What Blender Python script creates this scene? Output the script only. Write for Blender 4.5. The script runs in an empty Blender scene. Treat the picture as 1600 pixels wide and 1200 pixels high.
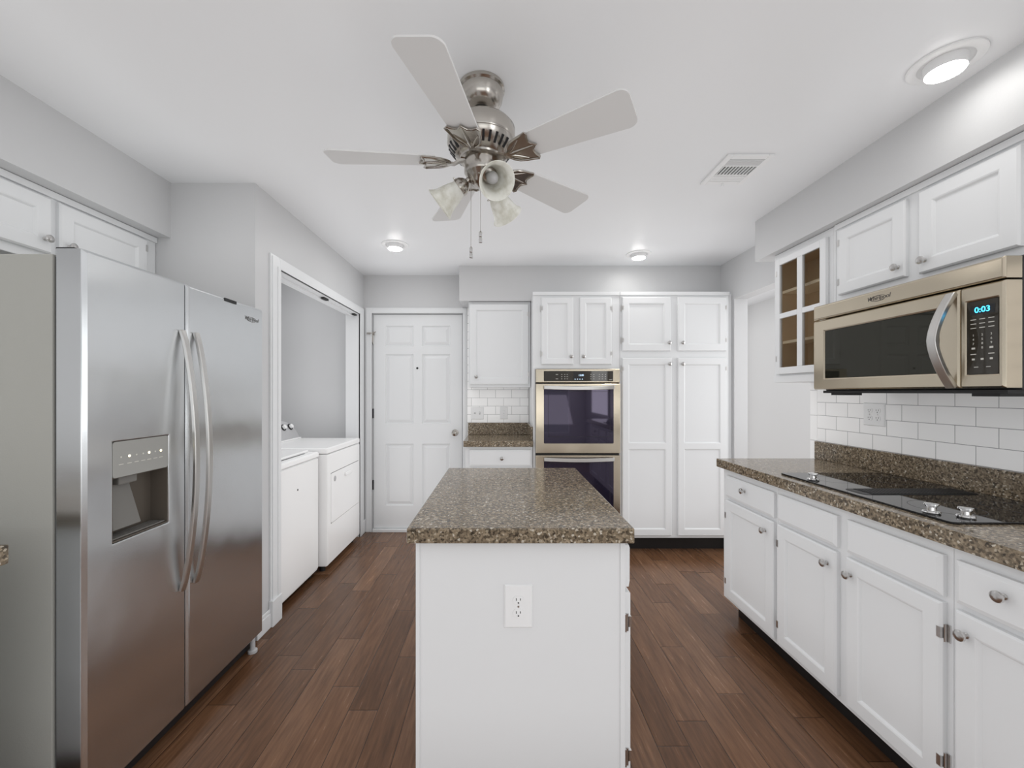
import bpy, bmesh, math
from mathutils import Vector, Matrix

C = bpy.context.scene
COL = C.collection
R = math.radians

# ---------------------------------------------------------------- camera
cam_d = bpy.data.cameras.new('camera')
cam = bpy.data.objects.new('camera', cam_d)
COL.objects.link(cam)
cam.location = (0, 0, 1.326)
cam.rotation_euler = (R(90), 0, 0)
cam_d.sensor_width = 36
cam_d.lens = 14.4
cam_d.shift_x = 0.0106
cam_d.shift_y = 0.0081
cam_d.clip_start = 0.02
C.camera = cam

# ---------------------------------------------------------------- world, daylight, exposure
world = bpy.data.worlds.new('world')
C.world = world
world.use_nodes = True
wb = world.node_tree.nodes['Background']
wb.inputs[0].default_value = (0.925, 0.973, 1.0, 1)
wb.inputs[1].default_value = 0.4
C.view_settings.view_transform = 'Standard'
C.view_settings.look = 'None'
C.view_settings.gamma = 1
C.view_settings.use_curve_mapping = False
C.view_settings.exposure = 0.12
C.cycles.use_denoising = True
C.cycles.max_bounces = 14
C.cycles.diffuse_bounces = 10
C.cycles.glossy_bounces = 6
C.cycles.sample_clamp_indirect = 6
C.cycles.use_fast_gi = True
C.cycles.fast_gi_method = "ADD"
world.light_settings.ao_factor = 0.38
world.light_settings.distance = 0.4


def area(name, loc, rot, sx, sy, power, col=(1, 1, 1)):
    d = bpy.data.lights.new(name, 'AREA')
    d.shape = 'RECTANGLE'
    d.size, d.size_y = sx, sy
    d.energy = power
    d.color = col
    o = bpy.data.objects.new(name, d)
    o.location = loc
    o.rotation_euler = rot
    COL.objects.link(o)
    return o


# daylight entering by the big window behind the camera (sky light)
# and by the window of the side room
area('window_daylight', (-0.1, -2.58, 1.35), (R(90), 0, 0), 3.3, 1.9, 4, (1.0, 1.0, 1.0))
area('window_ground_bounce', (-0.1, -2.55, 0.95), (R(145), 0, 0), 3.3, 1.1, 12, (1.0, 0.995, 0.985))  # added lamp, tilted up to brighten the ceiling
area('side_window_daylight', (1.91, -1.25, 1.45), (R(90), 0, R(90)), 1.3, 1.1, 12, (0.97, 0.99, 1.0))  # added lamp on the unseen right wall, brightens the left side
area('side_room_daylight', (2.62, 0.25, 1.5), (R(90), 0, 0), 1.0, 1.8, 4, (1.0, 1.0, 1.0))  # added lamp out of view, brightens the closed side room
area('side_room_window_daylight', (3.15, 2.75, 1.5), (R(90), 0, R(90)), 1.1, 1.3, 13, (1.0, 1.0, 1.0))

BULB = 28.0        # emission strength of the lit recessed bulbs
BULB_END = 48.0    # the two by the end wall


# ---------------------------------------------------------------- materials
class N:
    def __init__(s, name):
        s.m = bpy.data.materials.new(name)
        s.m.use_nodes = True
        s.nt = s.m.node_tree
        s.b = s.nt.nodes['Principled BSDF']

    def node(s, t, **kw):
        n = s.nt.nodes.new(t)
        for k, v in kw.items():
            setattr(n, k, v)
        return n

    def link(s, a, b):
        s.nt.links.new(a, b)

    def val(s, sock, v):
        if isinstance(v, (int, float)):
            sock.default_value = v
        elif isinstance(v, tuple):
            sock.default_value = v
        else:
            s.link(v, sock)

    def math(s, op, a, b=None, c=None):
        n = s.node('ShaderNodeMath', operation=op)
        s.val(n.inputs[0], a)
        if b is not None:
            s.val(n.inputs[1], b)
        if c is not None:
            s.val(n.inputs[2], c)
        return n.outputs[0]

    def pos(s):
        return s.node('ShaderNodeNewGeometry').outputs['Position']

    def objco(s):
        return s.node('ShaderNodeTexCoord').outputs['Object']

    def comb(s, x=0.0, y=0.0, z=0.0):
        n = s.node('ShaderNodeCombineXYZ')
        for i, v in enumerate((x, y, z)):
            s.val(n.inputs[i], v)
        return n.outputs[0]

    def sep(s, v):
        n = s.node('ShaderNodeSeparateXYZ')
        s.link(v, n.inputs[0])
        return n.outputs

    def noise(s, vec, scale, detail=2.0, rough=0.5):
        n = s.node('ShaderNodeTexNoise')
        s.link(vec, n.inputs['Vector'])
        n.inputs['Scale'].default_value = scale
        n.inputs['Detail'].default_value = detail
        n.inputs['Roughness'].default_value = rough
        return n.outputs[0]

    def ramp(s, fac, stops, interp='LINEAR'):
        n = s.node('ShaderNodeValToRGB')
        r = n.color_ramp
        r.interpolation = interp
        while len(r.elements) < len(stops):
            r.elements.new(0.5)
        for e, (p, c) in zip(r.elements, stops):
            e.position = p
            e.color = (c[0], c[1], c[2], 1)
        s.link(fac, n.inputs[0])
        return n.outputs[0]

    def mix(s, fac, a, b, blend='MIX'):
        n = s.node('ShaderNodeMix', data_type='RGBA', blend_type=blend)
        s.val(n.inputs[0], fac)
        s.val(n.inputs[6], a)
        s.val(n.inputs[7], b)
        return n.outputs[2]

    def bump(s, h, strength, dist=0.002):
        n = s.node('ShaderNodeBump')
        n.inputs['Strength'].default_value = strength
        n.inputs['Distance'].default_value = dist
        s.link(h, n.inputs['Height'])
        s.link(n.outputs[0], s.b.inputs['Normal'])

    def set(s, **kw):
        for k, v in kw.items():
            s.val(s.b.inputs[k.replace('_', ' ')], v)
        return s


def simple(name, col, rough=0.5, metal=0.0, spec=0.5, bump=None):
    n = N(name)
    n.set(Base_Color=(*col, 1), Roughness=rough, Metallic=metal)
    n.b.inputs['Specular IOR Level'].default_value = spec
    if bump:
        n.bump(n.noise(n.pos(), bump[0], 3), bump[1])
    return n.m


M = {}
M['wall'] = simple('grey_wall_paint', (0.535, 0.538, 0.545), 0.45, bump=(90, 0.12))
M['wall_white'] = simple('white_wall_paint', (0.68, 0.68, 0.68), 0.5, bump=(90, 0.12))
M['ceiling'] = simple('ceiling_paint', (0.755, 0.765, 0.78), 0.32, spec=0.4, bump=(30, 0.02))
M['white'] = simple('white_cabinet_paint', (0.695, 0.705, 0.715), 0.38, bump=(60, 0.03))
M['trim'] = simple('white_trim_paint', (0.695, 0.705, 0.715), 0.35)
M['enamel'] = simple('white_enamel', (0.86, 0.86, 0.86), 0.22)
M['grey_panel'] = simple('silver_grey_plastic', (0.45, 0.45, 0.46), 0.4)
M['side_grey'] = simple('grey_textured_case', (0.36, 0.36, 0.335), 0.5, bump=(220, 0.15))
M['plastic_white'] = simple('white_plastic', (0.76, 0.765, 0.77), 0.3)
M['black'] = simple('black_plastic', (0.012, 0.012, 0.013), 0.4)
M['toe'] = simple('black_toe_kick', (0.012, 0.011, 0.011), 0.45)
M['dark'] = simple('dark_slot', (0.02, 0.02, 0.02), 0.6)
M['gasket'] = simple('dark_gasket', (0.05, 0.05, 0.055), 0.5)
M['wood_in'] = simple('brown_cabinet_lining', (0.56, 0.43, 0.28), 0.6)
M['wood_shelf'] = simple('pale_wood_shelf', (0.80, 0.68, 0.50), 0.6)
M['nickel'] = simple('brushed_nickel', (0.55, 0.52, 0.48), 0.22, 1.0)
M['badge'] = simple('badge_metal', (0.16, 0.155, 0.145), 0.3, 1.0)
M['chrome'] = simple('chrome', (0.75, 0.75, 0.75), 0.1, 1.0)
M['satin'] = simple('satin_knob_metal', (0.68, 0.67, 0.66), 0.28, 1.0)
M['blade'] = simple('fan_blade_white', (0.62, 0.62, 0.62), 0.45)
M['marks'] = simple('pale_print', (0.55, 0.54, 0.50), 0.5)
M['tray'] = simple('dispenser_grey', (0.16, 0.155, 0.145), 0.35)
M['disp_panel'] = simple('dispenser_panel_grey', (0.30, 0.30, 0.285), 0.35)
M['cavity'] = simple('dispenser_cavity', (0.10, 0.085, 0.07), 0.4)


def steel(name, col, rough=0.24, aniso=0.75, rot=0.0):
    n = N(name)
    n.set(Base_Color=(*col, 1), Metallic=1.0, Roughness=rough, Anisotropic=aniso)
    t = n.node('ShaderNodeTangent', direction_type='RADIAL', axis='Z')
    n.link(t.outputs[0], n.b.inputs['Tangent'])
    n.b.inputs['Anisotropic Rotation'].default_value = rot
    p = n.sep(n.pos())
    v = n.comb(n.math('MULTIPLY', p[0], 6), n.math('MULTIPLY', p[1], 6), n.math('MULTIPLY', p[2], 5))
    n.bump(n.noise(v, 1.0, 1), 0.25, 0.01)
    return n.m


M['steel'] = steel('brushed_steel_door', (0.78, 0.80, 0.815), 0.26)
M['steel_warm'] = steel('brushed_warm_steel', (0.68, 0.60, 0.475), 0.22)  # warm lamp reflections are put into the base colour
M['steel_handle'] = simple('handle_steel', (0.74, 0.73, 0.71), 0.32, 1.0)


def black_glass(name, spec=0.5, tint=(1, 1, 1), base=(0.008, 0.008, 0.01)):
    n = N(name)
    n.set(Base_Color=(*base, 1), Roughness=0.03)
    n.b.inputs['Specular IOR Level'].default_value = spec
    n.b.inputs['Specular Tint'].default_value = (*tint, 1)
    return n.m


M['cooktop'] = black_glass('cooktop_glass', 0.6, base=(0.006, 0.006, 0.007))
M['oven_glass'] = black_glass('oven_window_glass', 0.75, (0.85, 0.75, 1.0), (0.012, 0.010, 0.02))
M['mw_glass'] = black_glass('microwave_window_glass', 0.45, (1, 0.97, 0.85), (0.010, 0.010, 0.007))
M['panel_glass'] = black_glass('control_panel_glass', 0.5, base=(0.03, 0.026, 0.02))


def emit(name, col, strength):
    n = N(name)
    n.set(Base_Color=(*col, 1), Roughness=0.5)
    n.b.inputs['Emission Color'].default_value = (*col, 1)
    n.b.inputs['Emission Strength'].default_value = strength
    return n.m


M['bulb_on'] = emit('lit_bulb', (1.0, 0.985, 0.95), BULB)
M['bulb_end'] = emit('lit_bulb_end', (1.0, 0.985, 0.95), BULB_END)
M['cyan'] = emit('cyan_digits', (0.05, 0.55, 1.0), 3.0)
M['pale_led'] = emit('pale_digits', (0.6, 0.8, 1.0), 1.2)
M['led'] = emit('warm_indicator', (1.0, 0.9, 0.6), 2.0)


def granite(name):
    n = N(name)
    p = n.pos()
    v = n.node('ShaderNodeTexVoronoi')
    n.link(p, v.inputs['Vector'])
    v.inputs['Scale'].default_value = 170
    r = n.sep(v.outputs['Color'])[0]
    c1 = n.ramp(r, [(0.0, (0.008, 0.007, 0.006)), (0.20, (0.030, 0.024, 0.018)), (0.42, (0.155, 0.120, 0.082)),
                    (0.78, (0.250, 0.196, 0.135)), (0.93, (0.38, 0.32, 0.235)), (1.0, (0.70, 0.66, 0.58))])
    f = n.noise(p, 70, 4)
    c2 = n.ramp(f, [(0.36, (0.082, 0.064, 0.045)), (0.52, (0.195, 0.153, 0.106)), (0.66, (0.31, 0.25, 0.175))])
    n.link(n.mix(0.40, c1, c2), n.b.inputs['Base Color'])
    n.b.inputs['Specular IOR Level'].default_value = 0.38
    n.set(Roughness=0.13)
    return n.m


M['granite'] = granite('speckled_brown_quartz')


def tile(name, ua, u_off, v_off):
    n = N(name)
    p = n.sep(n.pos())
    u = n.math('ADD', p[0] if ua == 'x' else p[1], u_off)
    v = n.math('ADD', p[2], v_off)
    b = n.node('ShaderNodeTexBrick')
    n.link(n.comb(u, v), b.inputs['Vector'])
    b.offset = 0.5
    b.inputs['Color1'].default_value = (0.88, 0.88, 0.88, 1)
    b.inputs['Color2'].default_value = (0.91, 0.91, 0.91, 1)
    b.inputs['Mortar'].default_value = (0.30, 0.30, 0.31, 1)
    b.inputs['Scale'].default_value = 1.0
    b.inputs['Mortar Size'].default_value = 0.0013
    b.inputs['Mortar Smooth'].default_value = 0.1
    b.inputs['Brick Width'].default_value = 0.1535
    b.inputs['Row Height'].default_value = 0.0785
    n.link(b.outputs['Color'], n.b.inputs['Base Color'])
    inv = n.math('SUBTRACT', 1.0, b.outputs['Fac'])
    n.bump(inv, 0.4, 0.001)
    n.set(Roughness=0.16)
    return n.m


M['tile_right'] = tile('white_subway_tile_side', 'y', 5 * 0.1535 - 0.0465, -1.03 + 20 * 0.0785)
M['tile_back'] = tile('white_subway_tile_end', 'x', 0.36, -1.037 + 20 * 0.0785)


def soldier():
    n = N('white_edge_tile')
    z = n.sep(n.pos())[2]
    f = n.math('FRACT', n.math('DIVIDE', n.math('ADD', z, 0.048), 0.154))
    line = n.math('LESS_THAN', f, 0.016)
    n.link(n.mix(line, (0.9, 0.9, 0.9, 1), (0.3, 0.3, 0.31, 1)), n.b.inputs['Base Color'])
    n.set(Roughness=0.16)
    return n.m


M['tile_edge'] = soldier()


def floor_mat():
    n = N('dark_plank_floor')
    p = n.sep(n.pos())
    W, L = 0.122, 0.78
    xs = n.math('DIVIDE', n.math('ADD', p[0], 10.03), W)
    row = n.math('FLOOR', xs)
    wn = n.node('ShaderNodeTexWhiteNoise', noise_dimensions='1D')
    n.link(row, wn.inputs['W'])
    ys = n.math('ADD', n.math('DIVIDE', p[1], L), n.math('MULTIPLY', wn.outputs['Value'], 9.0))
    idx = n.math('FLOOR', ys)
    wn2 = n.node('ShaderNodeTexWhiteNoise', noise_dimensions='2D')
    n.link(n.comb(row, idx), wn2.inputs['Vector'])
    rnd = wn2.outputs['Value']
    fx = n.math('FRACT', xs)
    fy = n.math('FRACT', ys)
    dx = n.math('MULTIPLY', n.math('MINIMUM', fx, n.math('SUBTRACT', 1.0, fx)), W)
    dy = n.math('MULTIPLY', n.math('MINIMUM', fy, n.math('SUBTRACT', 1.0, fy)), L)
    d = n.math('MINIMUM', dx, dy)
    gap = n.math('LESS_THAN', d, 0.0011)
    groove = n.math('MINIMUM', n.math('DIVIDE', d, 0.006), 1.0)
    gv = n.comb(n.math('MULTIPLY', p[0], 70), n.math('ADD', n.math('MULTIPLY', p[1], 5), n.math('MULTIPLY', rnd, 40)),
                n.math('MULTIPLY', rnd, 17))
    grain = n.noise(gv, 1.0, 5, 0.6)
    gv2 = n.comb(n.math('MULTIPLY', p[0], 14), n.math('ADD', n.math('MULTIPLY', p[1], 3), n.math('MULTIPLY', rnd, 23)), 0.0)
    scrape = n.noise(gv2, 1.0, 3)
    base = n.ramp(rnd, [(0.0, (0.098, 0.046, 0.022)), (0.5, (0.140, 0.070, 0.037)), (1.0, (0.178, 0.094, 0.052))])
    g = n.ramp(grain, [(0.3, (0.60, 0.58, 0.56)), (0.7, (1.2, 1.2, 1.2))])
    c = n.mix(1.0, base, g, 'MULTIPLY')
    c = n.mix(gap, c, (0.010, 0.005, 0.004, 1))
    n.link(c, n.b.inputs['Base Color'])
    h = n.math('ADD', n.math('MULTIPLY', scrape, 1.2), n.math('ADD', n.math('MULTIPLY', grain, 0.35), n.math('MULTIPLY', groove, 0.7)))
    n.bump(h, 0.35, 0.003)
    n.b.inputs['Specular IOR Level'].default_value = 0.35
    n.set(Roughness=n.ramp(grain, [(0.2, (0.18, 0.18, 0.18)), (0.8, (0.30, 0.30, 0.30))]))
    return n.m


M['floor'] = floor_mat()


def alabaster():
    n = N('alabaster_glass')
    f = n.noise(n.objco(), 22, 4, 0.6)
    c = n.ramp(f, [(0.35, (0.66, 0.65, 0.58)), (0.6, (0.86, 0.86, 0.82))])
    n.link(c, n.b.inputs['Base Color'])
    n.set(Roughness=0.22)
    out = n.nt.nodes['Material Output']
    tr = n.node('ShaderNodeBsdfTranslucent')
    n.link(c, tr.inputs[0])
    mx = n.node('ShaderNodeMixShader')
    mx.inputs[0].default_value = 0.45
    n.link(n.b.outputs[0], mx.inputs[1])
    n.link(tr.outputs[0], mx.inputs[2])
    n.link(mx.outputs[0], out.inputs[0])
    return n.m


M['alabaster'] = alabaster()


def clear_glass():
    n = N('clear_glass')
    n.set(Base_Color=(0.95, 0.95, 0.93, 1), Roughness=0.0)
    n.b.inputs['Transmission Weight'].default_value = 1.0
    n.b.inputs['IOR'].default_value = 1.05
    return n.m


M['glass'] = clear_glass()

# ---------------------------------------------------------------- geometry helpers
WO = {}


def new():
    return bmesh.new()


def obj(name, bm, mat, parent=None, smooth=False, bevel=0.0, seg=2, label=None):
    bmesh.ops.recalc_face_normals(bm, faces=bm.faces)
    lo = Vector((1e9,) * 3)
    hi = Vector((-1e9,) * 3)
    for v in bm.verts:
        for i in range(3):
            lo[i] = min(lo[i], v.co[i])
            hi[i] = max(hi[i], v.co[i])
    c = (lo + hi) / 2
    if parent is None:
        c.z = lo.z
    bmesh.ops.translate(bm, verts=bm.verts, vec=-c)
    me = bpy.data.meshes.new(name)
    bm.to_mesh(me)
    bm.free()
    me.materials.append(mat)
    if smooth:
        for p in me.polygons:
            p.use_smooth = True
        me.set_sharp_from_angle(angle=R(38))
    o = bpy.data.objects.new(name, me)
    COL.objects.link(o)
    o.location = c - (WO[parent] if parent is not None else Vector())
    WO[o] = c
    if parent is not None:
        o.parent = parent
    if bevel:
        b = o.modifiers.new('bevel', 'BEVEL')
        b.width = bevel
        b.segments = seg
        b.limit_method = 'ANGLE'
        b.angle_limit = R(40)
    if label:
        o['label'] = label
    return o


def thing(name, label, cat, loc, group=None):
    o = bpy.data.objects.new(name, None)
    COL.objects.link(o)
    o.empty_display_size = 0.05
    o.location = loc
    WO[o] = Vector(loc)
    o['label'] = label
    o['category'] = cat
    if group:
        o['group'] = group
    return o


def tag(o, label, cat, group=None):
    o['label'] = label
    o['category'] = cat
    if group:
        o['group'] = group
    return o


def struct(name, bm, mat, **kw):
    o = obj(name, bm, mat, **kw)
    if kw.get('parent') is None:
        o['kind'] = 'structure'
    return o


def box(bm, x0, x1, y0, y1, z0, z1):
    vs = [bm.verts.new((x, y, z)) for x in (x0, x1) for y in (y0, y1) for z in (z0, z1)]
    for f in ((0, 1, 3, 2), (4, 6, 7, 5), (0, 4, 5, 1), (2, 3, 7, 6), (0, 2, 6, 4), (1, 5, 7, 3)):
        bm.faces.new([vs[i] for i in f])
    return vs


def bx(*a):
    bm = new()
    box(bm, *a)
    return bm


class Fr:
    """a vertical face: u along it, v up, w outwards"""

    def __init__(s, o, U, Nn):
        s.o, s.U, s.N = Vector(o), Vector(U), Vector(Nn)

    def P(s, u, v, w):
        return s.o + s.U * u + s.N * w + Vector((0, 0, v))


def F_back(y):
    return Fr((0, y, 0), (1, 0, 0), (0, -1, 0))


def F_right(x):
    return Fr((x, 0, 0), (0, 1, 0), (-1, 0, 0))


def F_left(x):
    return Fr((x, 0, 0), (0, 1, 0), (1, 0, 0))


def fbox(bm, F, u0, u1, v0, v1, w0, w1):
    vs = [bm.verts.new(F.P(u, v, w)) for u in (u0, u1) for v in (v0, v1) for w in (w0, w1)]
    for f in ((0, 1, 3, 2), (4, 6, 7, 5), (0, 4, 5, 1), (2, 3, 7, 6), (0, 2, 6, 4), (1, 5, 7, 3)):
        bm.faces.new([vs[i] for i in f])


def rect(bm, F, u0, u1, v0, v1, w):
    return [bm.verts.new(F.P(*q, w)) for q in ((u0, v0), (u1, v0), (u1, v1), (u0, v1))]


def loopq(bm, a, b):
    k = len(a)
    for i in range(k):
        bm.faces.new((a[i], a[(i + 1) % k], b[(i + 1) % k], b[i]))


FLAT = [(0, 0), (0.005, -0.002), (0.011, -0.009)]
RAISED = [(0, 0), (0.007, -0.010), (0.014, -0.013), (0.040, -0.002)]


def panel_front(bm, F, u0, u1, v0, v1, t, openings, prof=FLAT, ch=0.005, w0=0.0, chw=None):
    chw = ch if chw is None else chw
    a = rect(bm, F, u0, u1, v0, v1, w0)
    b = rect(bm, F, u0, u1, v0, v1, w0 + t - chw)
    loopq(bm, a, b)
    bm.faces.new(a)
    iu0, iu1, iv0, iv1 = u0 + ch, u1 - ch, v0 + ch, v1 - ch
    c = rect(bm, F, iu0, iu1, iv0, iv1, w0 + t)
    loopq(bm, b, c)
    if not openings:
        bm.faces.new(c)
        return
    us = sorted({iu0, iu1, *[q for o in openings for q in o[:2]]})
    vs = sorted({iv0, iv1, *[q for o in openings for q in o[2:]]})
    for i in range(len(us) - 1):
        for j in range(len(vs) - 1):
            mu, mv = (us[i] + us[i + 1]) / 2, (vs[j] + vs[j + 1]) / 2
            if any(o[0] < mu < o[1] and o[2] < mv < o[3] for o in openings):
                continue
            bm.faces.new(rect(bm, F, us[i], us[i + 1], vs[j], vs[j + 1], w0 + t))
    for o in openings:
        prev = None
        for ins, dw in prof:
            r = rect(bm, F, o[0] + ins, o[1] - ins, o[2] + ins, o[3] - ins, w0 + t + dw)
            if prev:
                loopq(bm, prev, r)
            prev = r
        bm.faces.new(prev)
    bmesh.ops.remove_doubles(bm, verts=bm.verts, dist=1e-5)


def basis(axis):
    a = Vector(axis).normalized()
    t = Vector((0, 0, 1)) if abs(a.z) < 0.9 else Vector((1, 0, 0))
    e1 = a.cross(t).normalized()
    e2 = a.cross(e1)
    return a, e1, e2


def lathe(bm, prof, c, axis=(0, 0, 1), seg=24, cap0=True, cap1=True):
    a, e1, e2 = basis(axis)
    c = Vector(c)
    prev = None
    for i, (r, h) in enumerate(prof):
        ring = [bm.verts.new(c + a * h + (e1 * math.cos(k * 2 * math.pi / seg) + e2 * math.sin(k * 2 * math.pi / seg)) * max(r, 1e-5))
                for k in range(seg)]
        if prev:
            loopq(bm, prev, ring)
        elif cap0:
            bm.faces.new(ring)
        prev = ring
    if cap1:
        bm.faces.new(prev)


def tube(bm, pts, r, seg=10, cap=True):
    pts = [Vector(p) for p in pts]
    prev = None
    e1 = None
    for i, p in enumerate(pts):
        d = (pts[min(i + 1, len(pts) - 1)] - pts[max(i - 1, 0)]).normalized()
        if e1 is None:
            _, e1, e2 = basis(d)
        e1 = (e1 - d * e1.dot(d)).normalized()
        e2 = d.cross(e1)
        rr = r[i] if isinstance(r, (list, tuple)) else r
        ring = [bm.verts.new(p + (e1 * math.cos(k * 2 * math.pi / seg) + e2 * math.sin(k * 2 * math.pi / seg)) * rr) for k in range(seg)]
        if prev:
            loopq(bm, prev, ring)
        elif cap:
            bm.faces.new(ring)
        prev = ring
    if cap:
        bm.faces.new(prev)


def strap(bm, pts, side, nrm_fn, w, t):
    """rectangular strip swept along pts; side = width direction, thickness along the local normal"""
    side = Vector(side)
    pts = [Vector(p) for p in pts]
    prev = None
    for i, p in enumerate(pts):
        d = (pts[min(i + 1, len(pts) - 1)] - pts[max(i - 1, 0)]).normalized()
        nn = side.cross(d).normalized()
        ww = w[i] if isinstance(w, (list, tuple)) else w
        ring = [bm.verts.new(p + side * sx * ww / 2 + nn * sy * t / 2) for sx, sy in ((-1, -1), (1, -1), (1, 1), (-1, 1))]
        if prev:
            loopq(bm, prev, ring)
        else:
            bm.faces.new(ring)
        prev = ring
    bm.faces.new(prev)


def prism(bm, pts, z0, z1, mat=None):
    a = [bm.verts.new((x, y, z0)) for x, y in pts]
    b = [bm.verts.new((x, y, z1)) for x, y in pts]
    if mat is not None:
        for v in a + b:
            v.co = mat @ v.co
    bm.faces.new(a)
    bm.faces.new(b)
    loopq(bm, a, b)


def rounded(x0, x1, y0, y1, r, k=6):
    out = []
    for cx, cy, a0 in ((x1 - r, y1 - r, 0), (x0 + r, y1 - r, 90), (x0 + r, y0 + r, 180), (x1 - r, y0 + r, 270)):
        for i in range(k + 1):
            a = R(a0 + 90 * i / k)
            out.append((cx + r * math.cos(a), cy + r * math.sin(a)))
    return out


def fpoly(bm, F, pts, w0, w1):
    a = [bm.verts.new(F.P(u, v, w0)) for u, v in pts]
    b = [bm.verts.new(F.P(u, v, w1)) for u, v in pts]
    bm.faces.new(a)
    bm.faces.new(b)
    loopq(bm, a, b)


def text(bm, F, s, size, u, v, w, flip=False, depth=0.0006, shear=0.0):
    cu = bpy.data.curves.new('t', 'FONT')
    cu.body = s
    cu.size = size
    cu.extrude = depth
    cu.align_x = 'CENTER'
    cu.align_y = 'CENTER'
    cu.shear = shear
    o = bpy.data.objects.new('t', cu)
    COL.objects.link(o)
    dg = bpy.context.evaluated_depsgraph_get()
    me = bpy.data.meshes.new_from_object(o.evaluated_get(dg))
    n0 = len(bm.verts)
    bm.from_mesh(me)
    bm.verts.ensure_lookup_table()
    for q in bm.verts[n0:]:
        x, y, z = q.co
        q.co = F.P(u + (-x if flip else x), v + y, w + z)
    bpy.data.objects.remove(o)
    bpy.data.curves.remove(cu)
    bpy.data.meshes.remove(me)


# ---------------------------------------------------------------- cabinet helpers
def knob(parent, P, Nn, mat='satin', s=1.0):
    bm = new()
    lathe(bm, [(0.008 * s, 0), (0.008 * s, 0.002), (0.005 * s, 0.004), (0.005 * s, 0.012 * s), (0.012 * s, 0.015 * s), (0.0155 * s, 0.019 * s),
               (0.0150 * s, 0.024 * s), (0.010 * s, 0.028 * s), (0.0001, 0.0295 * s)], P, Nn, 20)
    return obj('knob', bm, M[mat], parent, smooth=True)


def hinge(parent, F, u, v, d=1, w=0.0):
    bm = new()
    fbox(bm, F, u, u + 0.010 * d, v - 0.026, v + 0.026, w, w + 0.004)
    a = F.P(u, v - 0.026, w + 0.008)
    lathe(bm, [(0.0045, 0), (0.0045, 0.052)], a, (0, 0, 1), 10)
    fbox(bm, F, u - 0.012 * d, u, v - 0.016, v + 0.016, w + 0.012, w + 0.0215)
    return obj('hinge', bm, M['satin'], parent, smooth=True)


def cab_door(parent, F, u0, u1, v0, v1, kn=None, hs=None, rail=0.052, opens=None, t=0.020, prof=FLAT):
    bm = new()
    op = opens or [(u0 + rail, u1 - rail, v0 + rail, v1 - rail)]
    panel_front(bm, F, u0, u1, v0, v1, t, op, prof, 0.006)
    d = obj('door', bm, M['white'], parent)
    if kn:
        knob(d, F.P(kn[0], kn[1], t), F.N)
    if hs:
        u, dr = (u0, -1) if hs == 'lo' else (u1, 1)
        hh = min(0.09, (v1 - v0) * 0.2)
        for v in (v0 + hh, v1 - hh):
            hinge(d, F, u, v, dr)
    return d


def drawer(parent, F, u0, u1, v0, v1, kn=None):
    bm = new()
    panel_front(bm, F, u0, u1, v0, v1, 0.020, None, ch=0.013, chw=0.007)
    d = obj('drawer', bm, M['white'], parent)
    if kn:
        knob(d, F.P(kn[0], kn[1], 0.020), F.N)
    return d


# ---------------------------------------------------------------- the setting
H = 2.44
struct('floor', bx(-2.3, 3.3, -2.7, 5.6, -0.06, 0.0), M['floor'])
struct('ceiling', bx(-2.3, 3.3, -2.7, 5.6, H, H + 0.06), M['ceiling'])
struct('wall_left', bx(-2.24, -2.14, -2.6, 4.0, 0, H), M['wall'])

bm = new()
box(bm, -2.14, -1.235, 3.90, 4.0, 0, H)
box(bm, -0.352, 2.04, 3.90, 4.0, 0, H)
box(bm, -1.235, -0.352, 3.90, 4.0, 2.085, H)
struct('wall_back', bm, M['wall'])

struct('wall_laundry_near', bx(-1.42, -1.31, 2.18, 2.402, 0, H), M['wall'])
struct('wall_laundry_header', bx(-1.42, -1.31, 2.402, 3.76, 2.045, H), M['wall'])
struct('wall_laundry_far', bx(-1.42, -1.31, 3.76, 3.90, 0, H), M['wall'])
struct('wall_return', bx(-2.14, -1.42, 2.18, 2.28, 0, H), M['wall'])

bm = new()
box(bm, 1.93, 2.04, -2.6, 2.547, 0, H)
box(bm, 1.93, 2.04, 2.547, 3.39, 2.10, H)
box(bm, 1.93, 2.04, 3.39, 3.90, 0, H)
struct('wall_right', bm, M['wall'])

bm = new()
box(bm, 3.20, 3.30, 0.1, 5.6, 0, H)
box(bm, 2.04, 3.20, 5.5, 5.6, 0, H)
box(bm, 2.04, 3.20, 0.1, 0.2, 0, H)
struct('wall_side_room', bm, M['wall_white'])

bm = new()
box(bm, -2.14, -1.8, -2.7, -2.6, 0, H)
box(bm, 1.6, 1.93, -2.7, -2.6, 0, H)
box(bm, -1.8, 1.6, -2.7, -2.6, 0, 0.35)
box(bm, -1.8, 1.6, -2.7, -2.6, 2.32, H)
struct('wall_behind', bm, M['wall_white'])

# soffits above the wall cabinets
struct('wall_soffit_left', bx(-2.14, -1.757, -2.6, 2.18, 2.147, H), M['wall'])
struct('wall_soffit_right', bx(1.66, 1.93, -2.6, 2.676, 2.178, H), M['wall'])
struct('wall_soffit_back', bx(-0.369, 1.93, 3.603, 3.90, 2.131, H), M['wall'])

# tile
struct('wall_tile_right', bx(1.922, 1.93, -0.5, 2.490, 0.90, 1.80), M['tile_right'])
struct('wall_tile_edge', bx(1.922, 1.93, 2.4915, 2.547, 0.90, 1.80), M['tile_edge'])
struct('wall_tile_back', bx(-0.3225, 0.262, 3.892, 3.90, 0.90, 2.131), M['tile_back'])

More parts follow.
